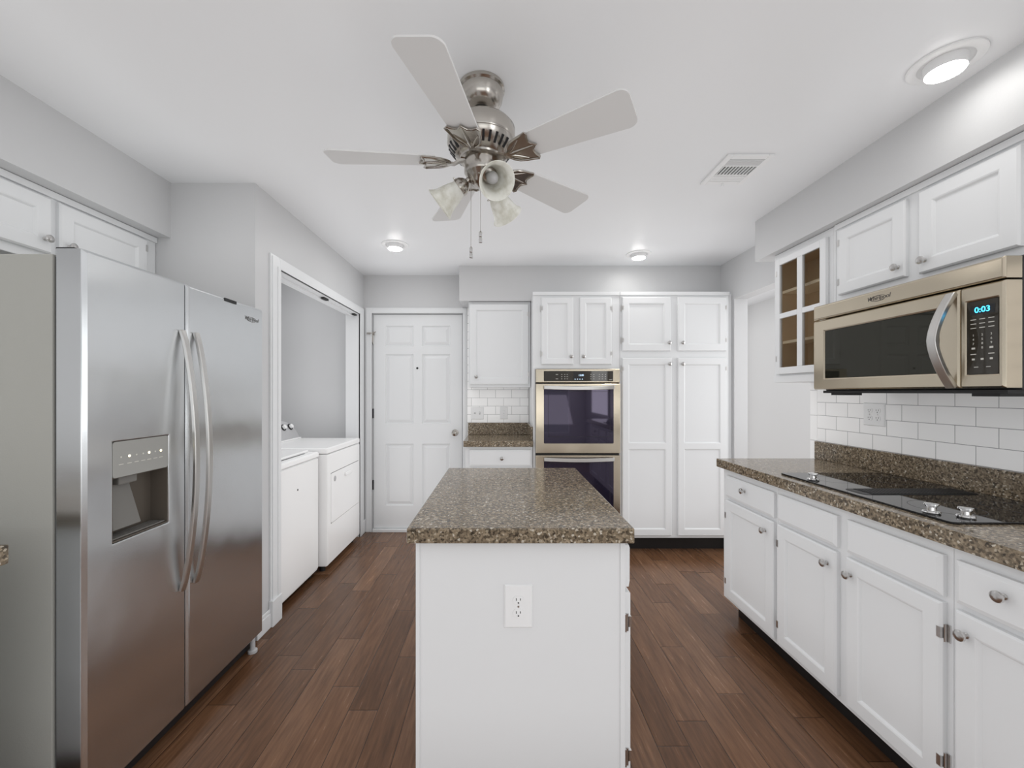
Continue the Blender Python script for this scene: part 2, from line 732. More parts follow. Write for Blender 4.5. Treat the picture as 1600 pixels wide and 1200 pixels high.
# casing around the laundry opening: stepped profile
bm = new()
for w, th in ((0.0, 0.010), (0.012, 0.016), (0.060, 0.021)):
    y0, y1, zt = 2.315 + (0.080 if w == 0.06 else 0) - (0 if w else 0), 3.845, 2.112
    a = 2.312 + w
    b = 3.878 - w
    zz = 2.115 - w
    box(bm, -1.3105, -1.31 + th, a, 2.402, 0, zz)
    box(bm, -1.3105, -1.31 + th, 3.76, b, 0, zz)
    box(bm, -1.3105, -1.31 + th, 2.402, 3.76, 2.045, zz)
# jamb liner
box(bm, -1.425, -1.305, 2.402, 2.408, 0, 2.045)
box(bm, -1.425, -1.305, 3.754, 3.76, 0, 2.045)
box(bm, -1.425, -1.305, 2.408, 3.754, 2.036, 2.045)
struct('trim_1', bm, M['trim'], bevel=0.0015)
tr = struct('trim_2', bx(-1.372, -1.348, 2.42, 3.74, 2.022, 2.036), M['trim'])
obj('track_guide', bx(-1.340, -1.318, 3.05, 3.13, 2.024, 2.036), M['dark'], tr)
obj('track_guide', bx(-1.340, -1.318, 3.68, 3.74, 2.024, 2.036), M['dark'], tr)

# casing around the entry door
bm = new()
for w, th in ((0.0, 0.010), (0.012, 0.016), (0.052, 0.021)):
    box(bm, -1.292 + w, -1.225, 3.90 - th, 3.905, 0, 2.130 - w)
    box(bm, -0.362, -0.3228 - w * 0.3, 3.90 - th, 3.905, 0, 2.130 - w)
    box(bm, -1.225, -0.362, 3.90 - th, 3.905, 2.075, 2.130 - w)
box(bm, -1.235, -1.221, 3.90, 3.97, 0, 2.075)
box(bm, -0.366, -0.352, 3.90, 3.97, 0, 2.075)
box(bm, -1.221, -0.366, 3.90, 3.97, 2.071, 2.085)
struct('trim_3', bm, M['trim'], bevel=0.0015)
struct('trim_4', bx(-1.221, -0.366, 3.875, 3.97, 0.0, 0.028), M['trim'], bevel=0.003)

bm = new()
box(bm, -1.31, -1.296, 2.18, 2.312, 0, 0.085)
box(bm, -1.31, -1.300, 2.18, 2.312, 0.085, 0.105)
box(bm, -1.31, -1.284, 2.306, 2.405, 0, 0.150)
struct('baseboard_left', bm, M['trim'], bevel=0.004)
struct('baseboard_back', bx(-1.31, -1.288, 3.80, 3.898, 0, 0.12), M['trim'], bevel=0.004)

# six panel entry door
F = F_back(3.948)
bm = new()
cl = (-1.105, -0.835)
cr = (-0.755, -0.485)
ops = []
for c in (cl, cr):
    ops += [(c[0], c[1], 1.765, 1.962), (c[0], c[1], 1.025, 1.690), (c[0], c[1], 0.245, 0.835)]
panel_front(bm, F, -1.217, -0.371, 0.030, 2.068, 0.040, ops, RAISED, 0.003)
dr = struct('door_1', bm, M['trim'])
bm = new()
P = F.P(-0.440, 0.940, 0.040)
lathe(bm, [(0.033, 0), (0.031, 0.006), (0.012, 0.010), (0.011, 0.028), (0.022, 0.036), (0.027, 0.046), (0.025, 0.056), (0.012, 0.062), (0.0001, 0.063)], P, F.N, 24)
obj('door_knob', bm, M['nickel'], dr, smooth=True)
bm = new()
lathe(bm, [(0.010, 0), (0.010, 0.003), (0.007, 0.004), (0.0001, 0.004)], F.P(-0.800, 1.556, 0.040), F.N, 16)
obj('peephole', bm, M['black'], dr, smooth=True)
for v in (0.40, 1.08, 1.78):
    bm = new()
    lathe(bm, [(0.007, 0), (0.007, 0.09)], F.P(-1.219, v, 0.046), (0, 0, 1), 10)
    obj('door_hinge', bm, M['satin'] if v > 1.7 else M['gasket'], dr, smooth=True)
bm = new()
fbox(bm, F, -1.235, -1.205, 1.868, 1.900, 0.046, 0.062)
fbox(bm, F, -1.27, -1.235, 1.875, 1.893, 0.070, 0.075)
tube(bm, [F.P(-1.268, 1.884, 0.080), F.P(-1.24, 1.884, 0.090), F.P(-1.20, 1.884, 0.094), F.P(-1.18, 1.896, 0.094)], 0.0045, 8)
tube(bm, [F.P(-1.221, 1.80, 0.060), F.P(-1.221, 1.885, 0.060)], 0.005, 8)
obj('flip_latch', bm, M['nickel'], dr, smooth=True)

# window behind the camera
bm = new()
for x0, x1 in ((-1.8, -1.74), (-0.13, -0.07), (1.54, 1.6)):
    box(bm, x0, x1, -2.69, -2.62, 0.35, 2.32)
box(bm, -1.74, 1.54, -2.69, -2.62, 0.35, 0.41)
box(bm, -1.74, 1.54, -2.69, -2.62, 2.26, 2.32)
struct('window_1', bm, M['trim'])

for i, (x0, x1, ya, yb, za, zb) in enumerate(((3.165, 3.199, 2.10, 3.40, 0.78, 2.22), (1.905, 1.929, -1.95, -0.55, 0.86, 2.04))):  # second frame is an unseen window added around the side fill lamp
    bm = new()
    box(bm, x0, x1, ya, ya + 0.05, za, zb)
    box(bm, x0, x1, yb - 0.05, yb, za, zb)
    box(bm, x0, x1, ya + 0.05, yb - 0.05, za, za + 0.05)
    box(bm, x0, x1, ya + 0.05, yb - 0.05, zb - 0.05, zb)
    struct('window_%d' % (i + 2), bm, M['trim'])

# ---------------------------------------------------------------- refrigerator
fr = thing('refrigerator', 'stainless steel side-by-side refrigerator with ice and water dispenser', 'refrigerator', (-1.65, 1.685, 0))
obj('body', bx(-2.03, -1.345, 1.228, 2.142, 0.03, 1.742), M['side_grey'], fr, bevel=0.004, label='grey textured case')
obj('gasket', bx(-1.345, -1.331, 1.236, 2.134, 0.08, 1.735), M['gasket'], fr)
obj('gasket', bx(-1.3305, -1.258, 1.6212, 1.6268, 0.08, 1.750), M['dark'], fr)  # dark strip between the doors, shade of the gap put in as colour
F = F_left(-1.331)
T = 0.085
# freezer door with an opening for the dispenser
bm = new()
panel_front(bm, F, 1.224, 1.6205, 0.075, 1.757, T, [(1.3116, 1.539, 0.836, 1.169)], [(0, 0), (0.003, -0.003), (0.003, -0.070)], 0.010)
fd = obj('freezer_door', bm, M['steel'], fr, bevel=0.003)
bm = new()
panel_front(bm, F, 1.6275, 2.146, 0.075, 1.757, T, None, ch=0.010)
rd = obj('fresh_food_door', bm, M['steel'], fr, bevel=0.003)


def fridge_handle(parent, y):
    bm = new()
    pts = []
    for i in range(25):
        k = i / 24
        z = 0.555 + (1.568 - 0.555) * k
        b = math.sin(math.pi * k) ** 0.75
        pts.append((-1.246 + 0.006 + 0.056 * b, y, z))
    strap(bm, pts, (0, 1, 0), None, 0.024, 0.014)
    return obj('handle', bm, M['steel_handle'], parent, smooth=True, bevel=0.003)


fridge_handle(fd, 1.592)
fridge_handle(rd, 1.664)
# badge
bm = new()
text(bm, F, 'Whirlpool', 0.027, 2.045, 1.690, T + 0.0002, shear=0.25)
ring = [(2.045 + 0.038 * math.cos(a * math.pi / 12), 1.688 + 0.011 * math.sin(a * math.pi / 12)) for a in range(3, 22)]
tube(bm, [F.P(u, v, T + 0.001) for u, v in ring], 0.0012, 6)
obj('badge', bm, M['badge'], rd)
obj('door_clip', bx(-1.2485, -1.243, 1.845, 1.925, 1.738, 1.752), M['black'], rd)
# dispenser
bm = new()
u0, u1, v0, v1 = 1.3155, 1.535, 0.840, 1.165
fbox(bm, F, u0, u1, v0, 1.05, 0.0165, 0.018)
fbox(bm, F, u0, u0 + 0.002, v0, 1.05, 0.018, T - 0.004)
fbox(bm, F, u1 - 0.002, u1, v0, 1.05, 0.018, T - 0.004)
fbox(bm, F, u0 + 0.002, u1 - 0.002, 1.046, 1.05, 0.018, T - 0.004)
fbox(bm, F, u0 + 0.002, u1 - 0.002, v0, v0 + 0.004, 0.018, T - 0.004)
dsp = obj('dispenser', bm, M['cavity'], fd, label='dark dispenser recess')
bm = new()
fpoly(bm, F, rounded(u0, u1, 1.048, v1, 0.010), 0.018, T - 0.002)
obj('control_panel', bm, M['disp_panel'], dsp, label='silver grey control panel')
for uu in (1.375, 1.452, 1.502):
    bm = new()
    lathe(bm, [(0.0042, 0), (0.0042, 0.001)], F.P(uu, 1.113, T - 0.002), F.N, 12)
    obj('indicator_light', bm, M['led'], dsp)
bm = new()
for uu in (1.345, 1.375, 1.402, 1.428, 1.452, 1.478, 1.502):
    fbox(bm, F, uu - 0.008, uu + 0.008, 1.088, 1.0905, T - 0.002, T - 0.0012)
for uu in (1.345, 1.402, 1.428, 1.478):
    lathe(bm, [(0.003, 0), (0.003, 0.0006)], F.P(uu, 1.113, T - 0.002), F.N, 10)
obj('button_marks', bm, M['marks'], dsp)
bm = new()
fbox(bm, F, 1.355, 1.425, 1.018, 1.046, 0.030, 0.066)
obj('nozzle', bm, M['tray'], dsp, bevel=0.004)
bm = new()
A = [F.P(u, 1.018, 0.035) for u in (1.352, 1.420)] + [F.P(u, 0.872, 0.060) for u in (1.440, 1.335)]
B = [p + F.N * 0.006 for p in A]
a = [bm.verts.new(p) for p in A]
b = [bm.verts.new(p) for p in B]
bm.faces.new(a)
bm.faces.new(b)
loopq(bm, a, b)
obj('paddle', bm, M['tray'], dsp, bevel=0.002)
bm = new()
for k in range(6):
    fbox(bm, F, u0 + 0.006, u1 - 0.006, 0.846, 0.850, 0.024 + k * 0.009, 0.029 + k * 0.009)
obj('drip_tray', bm, M['tray'], dsp)
bm = new()
box(bm, -1.342, -1.285, 1.232, 1.29, 1.757, 1.764)
obj('hinge_cover', bm, M['black'], fr, bevel=0.005)
obj('base_grille', bx(-1.37, -1.292, 1.240, 2.130, 0.012, 0.068), M['black'], fr)
for y in (1.27, 2.09):
    bm = new()
    lathe(bm, [(0.022, 0), (0.022, 0.012), (0.012, 0.016), (0.012, 0.075)], (-1.268, y, 0), (0, 0, 1), 14)
    obj('leveling_leg', bm, M['grey_panel'], fr, smooth=True)
for y in (1.27, 2.09):
    bm = new()
    lathe(bm, [(0.022, 0), (0.022, 0.03)], (-1.97, y, 0), (0, 0, 1), 14)
    obj('leveling_leg', bm, M['black'], fr)

# cabinet above the refrigerator
cb = thing('wall_cabinet', 'white two-door cabinet above the refrigerator', 'cabinet', (-1.99, 1.66, 1.85))
bm = new()
box(bm, -2.138, -1.838, 1.15, 2.178, 1.85, 2.145)
box(bm, -1.838, -1.826, 1.15, 2.178, 2.118, 2.145)
obj('body', bm, M['white'], cb, bevel=0.002)
F = F_left(-1.838)
cab_door(cb, F, 1.225, 1.660, 1.885, 2.110, (1.632, 1.938), 'lo')
cab_door(cb, F, 1.690, 2.108, 1.885, 2.110, (1.725, 1.938), 'hi')

# counter run at the left edge, beside the refrigerator
bs = thing('base_cabinet', 'white base cabinet below the countertop corner at the near side of the refrigerator', 'cabinet', (-1.72, 0.6, 0))
obj('body', bx(-2.138, -1.335, 0.10, 1.055, 0.10, 0.873), M['white'], bs, bevel=0.002)
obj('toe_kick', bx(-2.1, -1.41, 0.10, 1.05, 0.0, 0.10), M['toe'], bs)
F = F_left(-1.335)
cab_door(bs, F, 0.14, 1.02, 0.132, 0.845, (0.2, 0.64), 'hi')
tag(obj('countertop', bx(-2.138, -1.300, 0.08, 1.083, 0.8735, 0.925), M['granite'], bevel=0.004),
    'brown speckled countertop corner at the near side of the refrigerator', 'countertop')

# ---------------------------------------------------------------- laundry
wa = thing('washing_machine', 'white top-load washing machine in the laundry niche, nearer of the pair', 'washing machine', (-1.67, 2.70, 0))
bm = new()
box(bm, -2.02, -1.334, 2.412, 2.983, 0.035, 0.852)
obj('body', bm, M['enamel'], wa, bevel=0.010, seg=3)
bm = new()
panel_front(bm, F_left(-1.334), 2.416, 2.980, 0.05, 0.846, 0.004, None, ch=0.004)
obj('front_panel', bm, M['enamel'], wa)
bm = new()
prof = [(-2.02, 0.856), (-1.329, 0.856), (-1.325, 0.862), (-1.329, 0.885), (-1.340, 0.893), (-2.02, 0.905)]
a = [bm.verts.new((x, 2.412, z)) for x, z in prof]
b = [bm.verts.new((x, 2.985, z)) for x, z in prof]
bm.faces.new(a)
bm.faces.new(b)
loopq(bm, a, b)
obj('top_panel', bm, M['enamel'], wa, bevel=0.003)
bm = new()
box(bm, -1.86, -1.385, 2.45, 2.945, 0.894, 0.912)
obj('lid', bm, M['enamel'], wa, bevel=0.006)
obj('lid_seam', bx(-1.384, -1.380, 2.45, 2.88, 0.888, 0.8955), M['gasket'], wa)
bm = new()
prof = [(-2.02, 0.90), (-1.90, 0.90), (-1.94, 1.06), (-2.02, 1.07)]
a = [bm.verts.new((x, 2.42, z)) for x, z in prof]
b = [bm.verts.new((x, 2.975, z)) for x, z in prof]
bm.faces.new(a)
bm.faces.new(b)
loopq(bm, a, b)
obj('console', bm, M['grey_panel'], wa, bevel=0.008)
bm = new()
lathe(bm, [(0.022, 0), (0.022, 0.002), (0.017, 0.003)], (-1.330, 2.440, 0.735), (1, 0, 0), 20)
obj('badge', bm, M['grey_panel'], wa, smooth=True)
bm = new()
lathe(bm, [(0.006, 0), (0.006, 0.002)], (-1.330, 2.677, 0.688), (1, 0, 0), 12)
obj('front_plug', bm, M['dark'], wa)
for x in (-1.38, -1.97):
    for y in (2.46, 2.93):
        bm = new()
        lathe(bm, [(0.02, 0), (0.02, 0.036)], (x, y, 0), (0, 0, 1), 12)
        obj('foot', bm, M['black'], wa)

dy = thing('tumble_dryer', 'white front-door dryer with knobbed console, beside the entry door', 'dryer', (-1.61, 3.345, 0))
obj('body', bx(-1.945, -1.281, 3.004, 3.684, 0.045, 0.868), M['enamel'], dy, bevel=0.006, seg=3)
bm = new()
panel_front(bm, F_left(-1.281), 3.006, 3.682, 0.05, 0.866, 0.009, [(3.058, 3.652, 0.342, 0.722)], [(0, 0), (0.0015, -0.004), (0.0025, -0.004)], 0.006)
obj('front_panel', bm, M['enamel'], dy)
bm = new()
fpoly(bm, F_left(-1.276), rounded(3.0625, 3.6475, 0.3465, 0.7175, 0.012), 0.0, 0.006)
dd = obj('door', bm, M['enamel'], dy, bevel=0.002)
bm = new()
fpoly(bm, F_left(-1.270), rounded(3.32, 3.46, 0.650, 0.680, 0.012), 0.0, 0.014)
obj('handle', bm, M['enamel'], dd, bevel=0.003)
bm = new()
lathe(bm, [(0.020, 0), (0.020, 0.003), (0.015, 0.004)], (-1.2705, 3.13, 0.668), (1, 0, 0), 20)
obj('badge', bm, M['grey_panel'], dd, smooth=True)
obj('door_seam', bx(-1.2855, -1.275, 3.0605, 3.650, 0.344, 0.720), M['gasket'], dy)
bm = new()
box(bm, -1.945, -1.272, 3.001, 3.687, 0.872, 0.916)
obj('top_panel', bm, M['enamel'], dy, bevel=0.010, seg=3)
# console: arched outline, leaning back
bm = new()
arch = []
for i in range(21):
    a = math.pi * i / 20
    arch.append((3.345 - 0.315 * math.copysign(abs(math.cos(a)) ** 0.55, math.cos(a)), 0.918 + 0.165 * math.sin(a) ** 0.55))
fa = [bm.verts.new((-1.795 - (z - 0.918) * 0.55, y, z)) for y, z in arch]
fb = [bm.verts.new((-1.945, y, z)) for y, z in arch]
bm.faces.new(fa)
bm.faces.new(fb)
loopq(bm, fa, fb)
co = obj('console', bm, M['grey_panel'], dy, smooth=True, label='silver grey control console')
bm = new()
box(bm, -1.945, -1.785, 3.03, 3.66, 0.916, 0.928)
obj('console_base', bm, M['enamel'], dy, bevel=0.004)
ax = Vector((1, 0, 0.55)).normalized()
for y, z in ((3.345, 1.000), (3.480, 1.024), (3.590, 1.022)):
    bm = new()
    c0 = Vector((-1.795 - (z - 0.918) * 0.55, y, z))
    lathe(bm, [(0.024, 0), (0.024, 0.004), (0.019, 0.006), (0.018, 0.026), (0.0001, 0.027)], c0, ax, 20)
    k = obj('console_knob', bm, M['enamel'], co, smooth=True)
    bm = new()
    lathe(bm, [(0.0285, 0.0005), (0.0285, 0.008)], c0, ax, 20)
    obj('knob_ring', bm, M['black'], k)
for x in (-1.33, -1.9):
    for y in (3.05, 3.63):
        bm = new()
        lathe(bm, [(0.02, 0), (0.02, 0.046)], (x, y, 0), (0, 0, 1), 12)
        obj('foot', bm, M['black'], dy)

# ---------------------------------------------------------------- end wall, left cabinets
cb = thing('wall_cabinet', 'white single-door wall cabinet between the entry door and the wall ovens', 'cabinet', (-0.01, 3.76, 1.37))
obj('body', bx(-0.288, 0.262, 3.640, 3.890, 1.370, 2.129), M['white'], cb, bevel=0.002)
F = F_back(3.640)
cab_door(cb, F, -0.277, 0.243, 1.395, 2.108, (-0.220, 1.463), 'hi')

bs = thing('base_cabinet', 'white single-drawer base cabinet left of the wall ovens', 'cabinet', (-0.02, 3.64, 0))
obj('body', bx(-0.298, 0.262, 3.405, 3.890, 0.10, 0.875), M['white'], bs, bevel=0.002)
obj('toe_kick', bx(-0.298, 0.262, 3.475, 3.88, 0.0, 0.10), M['toe'], bs)
F = F_back(3.405)
drawer(bs, F, -0.262, 0.250, 0.713, 0.850, (0.005, 0.780))
cab_door(bs, F, -0.262, 0.250, 0.130, 0.695, (0.20, 0.64), 'lo')
ct = thing('countertop', 'small brown speckled countertop beside the wall ovens', 'countertop', (-0.02, 3.63, 0.876))
obj('slab', bx(-0.312, 0.264, 3.374, 3.891, 0.876, 0.925), M['granite'], ct, bevel=0.004)
obj('backsplash', bx(-0.312, 0.264, 3.872, 3.891, 0.9255, 1.038), M['granite'], ct, bevel=0.002)
obj('side_splash', bx(0.246, 0.264, 3.415, 3.8715, 0.9255, 1.038), M['granite'], ct, bevel=0.002)


def outlet(name, label, F, u, v, gang, kinds, cat='outlet', w=0.0, pw=0.072, ph=0.118):
    t = thing(name, label, cat, F.P(u, v, w))
    W = pw + (gang - 1) * 0.050
    bm = new()
    panel_front(bm, F, u - W / 2, u + W / 2, v - ph / 2, v + ph / 2, 0.006, None, ch=0.004, w0=w)
    obj('plate', bm, M['plastic_white'], t)
    for i, kd in enumerate(kinds):
        cu = u + (i - (gang - 1) / 2) * 0.046
        if kd == 'duplex':
            for dv in (0.0195, -0.0195):
                bm = new()
                pts = []
                for a in range(24):
                    an = a * math.pi / 12
                    pts.append((cu + 0.0165 * math.cos(an), v + dv + max(-0.0125, min(0.0125, 0.0165 * math.sin(an)))))
                fpoly(bm, F, pts, w + 0.006, w + 0.0075)
                rc = obj('receptacle', bm, M['plastic_white'], t)
                bm = new()
                for du, hh in ((-0.0062, 0.0075), (0.0062, 0.0065)):
                    fbox(bm, F, cu + du - 0.0011, cu + du + 0.0011, v + dv + 0.003 - hh / 2, v + dv + 0.003 + hh / 2, w + 0.0074, w + 0.0078)
                lathe(bm, [(0.0024, 0), (0.0024, 0.0004)], F.P(cu, v + dv - 0.0075, w + 0.0074), F.N, 10)
                obj('slots', bm, M['dark'], rc)
            bm = new()
            lathe(bm, [(0.003, 0), (0.003, 0.0006)], F.P(cu, v, w + 0.006), F.N, 10)
            obj('screw', bm, M['satin'], t)
        elif kd == 'toggle':
            bm = new()
            fbox(bm, F, cu - 0.006, cu + 0.006, v - 0.013, v + 0.013, w + 0.006, w + 0.0066)
            obj('switch_slot', bm, M['grey_panel'], t)
            bm = new()
            fbox(bm, F, cu - 0.0035, cu + 0.0035, v + 0.000, v + 0.009, w + 0.0066, w + 0.016)
            obj('toggle', bm, M['plastic_white'], t, bevel=0.001)
        elif kd == 'gfci':
            bm = new()
            fbox(bm, F, cu - 0.0165, cu + 0.0165, v - 0.034, v + 0.034, w + 0.006, w + 0.0075)
            rc = obj('receptacle', bm, M['plastic_white'], t, bevel=0.001)
            bm = new()
            for dv in (0.021, -0.021):
                for du in (-0.0062, 0.0062):
                    fbox(bm, F, cu + du - 0.0011, cu + du + 0.0011, v + dv - 0.0035, v + dv + 0.0035, w + 0.0075, w + 0.0078)
            fbox(bm, F, cu - 0.007, cu + 0.007, v - 0.005, v - 0.001, w + 0.0075, w + 0.0085)
            obj('slots', bm, M['grey_panel'], rc)
        elif kd == 'blank':
            bm = new()
            lathe(bm, [(0.009, 0), (0.009, 0.003), (0.004, 0.004)], F.P(cu, v, w + 0.006), F.N, 16)
            obj('dial', bm, M['grey_panel'], t)
    return t


outlet('switch_plate', 'white double switch plate on the tile by the entry door', F_back(3.892), -0.226, 1.128, 2, ['blank', 'toggle'], 'switch')
outlet('wall_outlet', 'white single outlet on the tile below the wall cabinet, left of the ovens', F_back(3.892), 0.025, 1.130, 1, ['gfci'])
outlet('wall_outlet', 'white double outlet on the tile below the microwave', F_right(1.922), 2.108, 1.212, 2, ['duplex', 'duplex'])

# ---------------------------------------------------------------- oven tower and pantry
ot = thing('oven_cabinet', 'white tall cabinet housing the double wall oven', 'cabinet', (0.625, 3.65, 0))
bm = new()
FY = 3.407
box(bm, 0.266, 0.985, 3.43, 3.599, 0.115, 2.150)
box(bm, 0.266, 0.985, 3.599, 3.89, 0.115, 2.129)
box(bm, 0.266, 0.985, FY, 3.43, 1.520, 2.150)
box(bm, 0.266, 0.285, FY, 3.43, 0.115, 1.520)
box(bm, 0.981, 0.985, FY, 3.43, 0.115, 1.520)
box(bm, 0.285, 0.981, FY, 3.43, 0.115, 0.235)
box(bm, 0.262, 0.985, FY - 0.012, FY, 2.132, 2.160)
obj('body', bm, M['white'], ot, bevel=0.0015)
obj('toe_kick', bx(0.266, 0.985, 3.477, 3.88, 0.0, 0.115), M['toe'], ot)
F = F_back(FY)
cab_door(ot, F, 0.333, 0.598, 1.556, 2.112, (0.577, 1.622), 'lo', rail=0.045)
cab_door(ot, F, 0.651, 0.915, 1.556, 2.112, (0.678, 1.622), 'hi', rail=0.045)

pt = thing('pantry_cabinet', 'white tall four-door pantry cabinet right of the ovens', 'cabinet', (1.44, 3.65, 0))
bm = new()
box(bm, 0.987, 1.890, FY, 3.599, 0.115, 2.150)
box(bm, 0.987, 1.890, 3.599, 3.89, 0.115, 2.129)
box(bm, 0.987, 1.895, FY - 0.012, FY, 2.132, 2.160)
box(bm, 1.890, 1.929, 3.425, 3.599, 0.0, 2.150)
obj('body', bm, M['white'], pt, bevel=0.0015)
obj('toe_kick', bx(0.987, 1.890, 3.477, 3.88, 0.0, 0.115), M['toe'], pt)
cab_door(pt, F, 1.002, 1.405, 1.668, 2.116, (1.385, 1.735), 'lo')
cab_door(pt, F, 1.463, 1.866, 1.668, 2.116, (1.496, 1.735), 'hi')
for u0, u1, k, hs in ((1.002, 1.413, 1.388, 'lo'), (1.463, 1.866, 1.496, 'hi')):
    cab_door(pt, F, u0, u1, 0.137, 1.612, (k, 1.560), hs,
             opens=[(u0 + 0.05, u1 - 0.05, 0.190, 0.858), (u0 + 0.05, u1 - 0.05, 0.903, 1.560)])

ov = thing('double_oven', 'stainless steel double wall oven with black windows', 'oven', (0.633, 3.40, 0.24))
x0, x1 = 0.2855, 0.9805
obj('chassis', bx(x0 + 0.002, x1 - 0.002, 3.397, 3.429, 0.238, 1.518), M['black'], ov)
F = F_back(3.397)
bm = new()
panel_front(bm, F, x0, x1, 1.408, 1.518, 0.016, None, ch=0.003)
cp = obj('control_panel', bm, M['steel_warm'], ov)
bm = new()
fpoly(bm, F, rounded(0.352, 0.924, 1.417, 1.502, 0.006), 0.016, 0.0185)
obj('panel_glass', bm, M['panel_glass'], cp, label='dark glossy control strip')
bm = new()
fbox(bm, F, 0.596, 0.686, 1.424, 1.492, 0.0185, 0.0192)
obj('display', bm, M['black'], cp)
bm = new()
text(bm, F, '12:00', 0.020, 0.660, 1.466, 0.0194)
for q in range(4):
    fbox(bm, F, 0.606 + q * 0.020, 0.614 + q * 0.020, 1.432, 1.437, 0.0192, 0.0197)
obj('display_digits', bm, M['pale_led'], cp)
bm = new()
for i, uu in enumerate((0.46, 0.50, 0.525, 0.545)):
    for j in range(3):
        if i == 0 and j == 1:
            continue
        fbox(bm, F, uu - (0.010 if i == 0 else 0.004), uu + (0.010 if i == 0 else 0.004), 1.435 + j * 0.018, 1.4385 + j * 0.018, 0.0185, 0.0190)
for i, uu in enumerate((0.74, 0.765, 0.81, 0.835, 0.860)):
    for j in range(3):
        fbox(bm, F, uu - 0.004, uu + 0.004, 1.435 + j * 0.018, 1.4385 + j * 0.018, 0.0185, 0.0190)
fbox(bm, F, 0.89, 0.915, 1.428, 1.431, 0.0185, 0.0190)
obj('button_marks', bm, M['marks'], cp)


def oven_door(v0, v1, gv0, gv1, hv):
    bm = new()
    panel_front(bm, F, x0, x1, v0, v1, 0.030, None, ch=0.003)
    d = obj('door', bm, M['steel_warm'], ov)
    bm = new()
    fpoly(bm, F, rounded(0.351, 0.924, gv0, gv1, 0.008), 0.030, 0.0325)
    g = obj('door_glass', bm, M['oven_glass'], d, label='black glass oven window')
    bm = new()
    fr_ = [(0.385, 0.895, gv0 + 0.055, gv1 - 0.045)]
    for (a, b, c, e) in fr_:
        fbox(bm, F, a, b, c, c + 0.002, 0.0325, 0.0328)
        fbox(bm, F, a, b, e - 0.002, e, 0.0325, 0.0328)
        fbox(bm, F, a, a + 0.002, c, e, 0.0325, 0.0328)
        fbox(bm, F, b - 0.002, b, c, e, 0.0325, 0.0328)
    obj('window_border', bm, M['dark'], g)
    bm = new()
    pts = []
    for i in range(17):
        k = i / 16
        s = math.sin(math.pi * k)
        pts.append(F.P(0.351 + 0.574 * k, hv - 0.006 * s, 0.052 + 0.016 * s ** 0.6))
    strap(bm, pts, (0, 0, 1), None, 0.030, 0.010)
    for u in (0.372, 0.904):
        fbox(bm, F, u - 0.010, u + 0.010, hv - 0.010, hv + 0.010, 0.030, 0.056)
    obj('handle', bm, M['steel_handle'], d, smooth=True, bevel=0.002)
    return d


oven_door(0.825, 1.395, 0.905, 1.378, 1.366)
oven_door(0.245, 0.806, 0.33, 0.790, 0.778)

# ---------------------------------------------------------------- right wall: base cabinets
FX = 1.335
F = F_right(FX)
DZ0, DZ1, WZ0, WZ1 = 0.132, 0.697, 0.716, 0.840


def base_unit(label, y0, y1, doors, drawers):
    t = thing('base_cabinet', label, 'cabinet', (1.63, (y0 + y1) / 2, 0))
    obj('body', bx(FX, 1.920, y0, y1, 0.108, 0.874), M['white'], t, bevel=0.0012)
    obj('toe_kick', bx(1.405, 1.92, y0, y1 - 0.03 if y1 > 2.4 else y1, 0.0, 0.108), M['toe'], t)
    for (a, b, k, hs) in doors:
        cab_door(t, F, a, b, DZ0, DZ1, (k, 0.638), hs)
    for (a, b, k) in drawers:
        drawer(t, F, a, b, WZ0, WZ1, (k, 0.792) if k else None)


base_unit('white one-door base cabinet at the doorway end of the cooktop counter', 1.972, 2.455,
          [(1.985, 2.408, 2.040, 'hi')], [(1.985, 2.408, 2.213)])
base_unit('white two-door base cabinet under the cooktop, with knobless false drawers', 1.208, 1.971,
          [(1.612, 1.957, 1.652, 'hi'), (1.225, 1.566, 1.542, 'lo')],
          [(1.612, 1.957, None), (1.225, 1.566, None)])
base_unit('white one-door base cabinet at the near end of the cooktop counter', 0.55, 1.207,
          [(0.72, 1.190, 1.158, 'lo')], [(0.72, 1.190, 1.070)])

ct = thing('countertop', 'long brown speckled countertop under the cooktop', 'countertop', (1.61, 1.5, 0.875))
obj('slab', bx(1.306, 1.921, 0.50, 2.488, 0.8755, 0.925), M['granite'], ct, bevel=0.004)
obj('backsplash', bx(1.902, 1.921, 0.50, 2.488, 0.9255, 1.030), M['granite'], ct, bevel=0.002)

ck = thing('cooktop', 'black glass electric cooktop with centre vent set in the counter', 'cooktop', (1.61, 1.625, 0.926))
bm = new()
prism(bm, rounded(1.366, 1.872, 1.240, 2.010, 0.018), 0.9255, 0.932)
obj('glass_top', bm, M['cooktop'], ck, bevel=0.0015)
bm = new()
prism(bm, rounded(1.395, 1.845, 1.572, 1.672, 0.02), 0.932, 0.9330)
vt = obj('vent_surround', bm, M['black'], ck, bevel=0.001)
bm = new()
for k in range(30):
    box(bm, 1.435 + k * 0.0135, 1.4415 + k * 0.0135, 1.582, 1.662, 0.9330, 0.9352)
box(bm, 1.43, 1.838, 1.580, 1.584, 0.9330, 0.9352)
box(bm, 1.43, 1.838, 1.660, 1.664, 0.9330, 0.9352)
obj('vent_grille', bm, M['black'], vt)
for (x, y, r) in ((1.50, 1.85, 0.075), (1.75, 1.84, 0.095), (1.52, 1.40, 0.095), (1.75, 1.40, 0.075)):
    bm = new()
    lathe(bm, [(r, 0.9320), (r, 0.9322), (r - 0.0015, 0.9322), (r - 0.0015, 0.9320)], (x, y, 0), (0, 0, 1), 48, False, False)
    obj('burner_ring', bm, M['gasket'], ck)
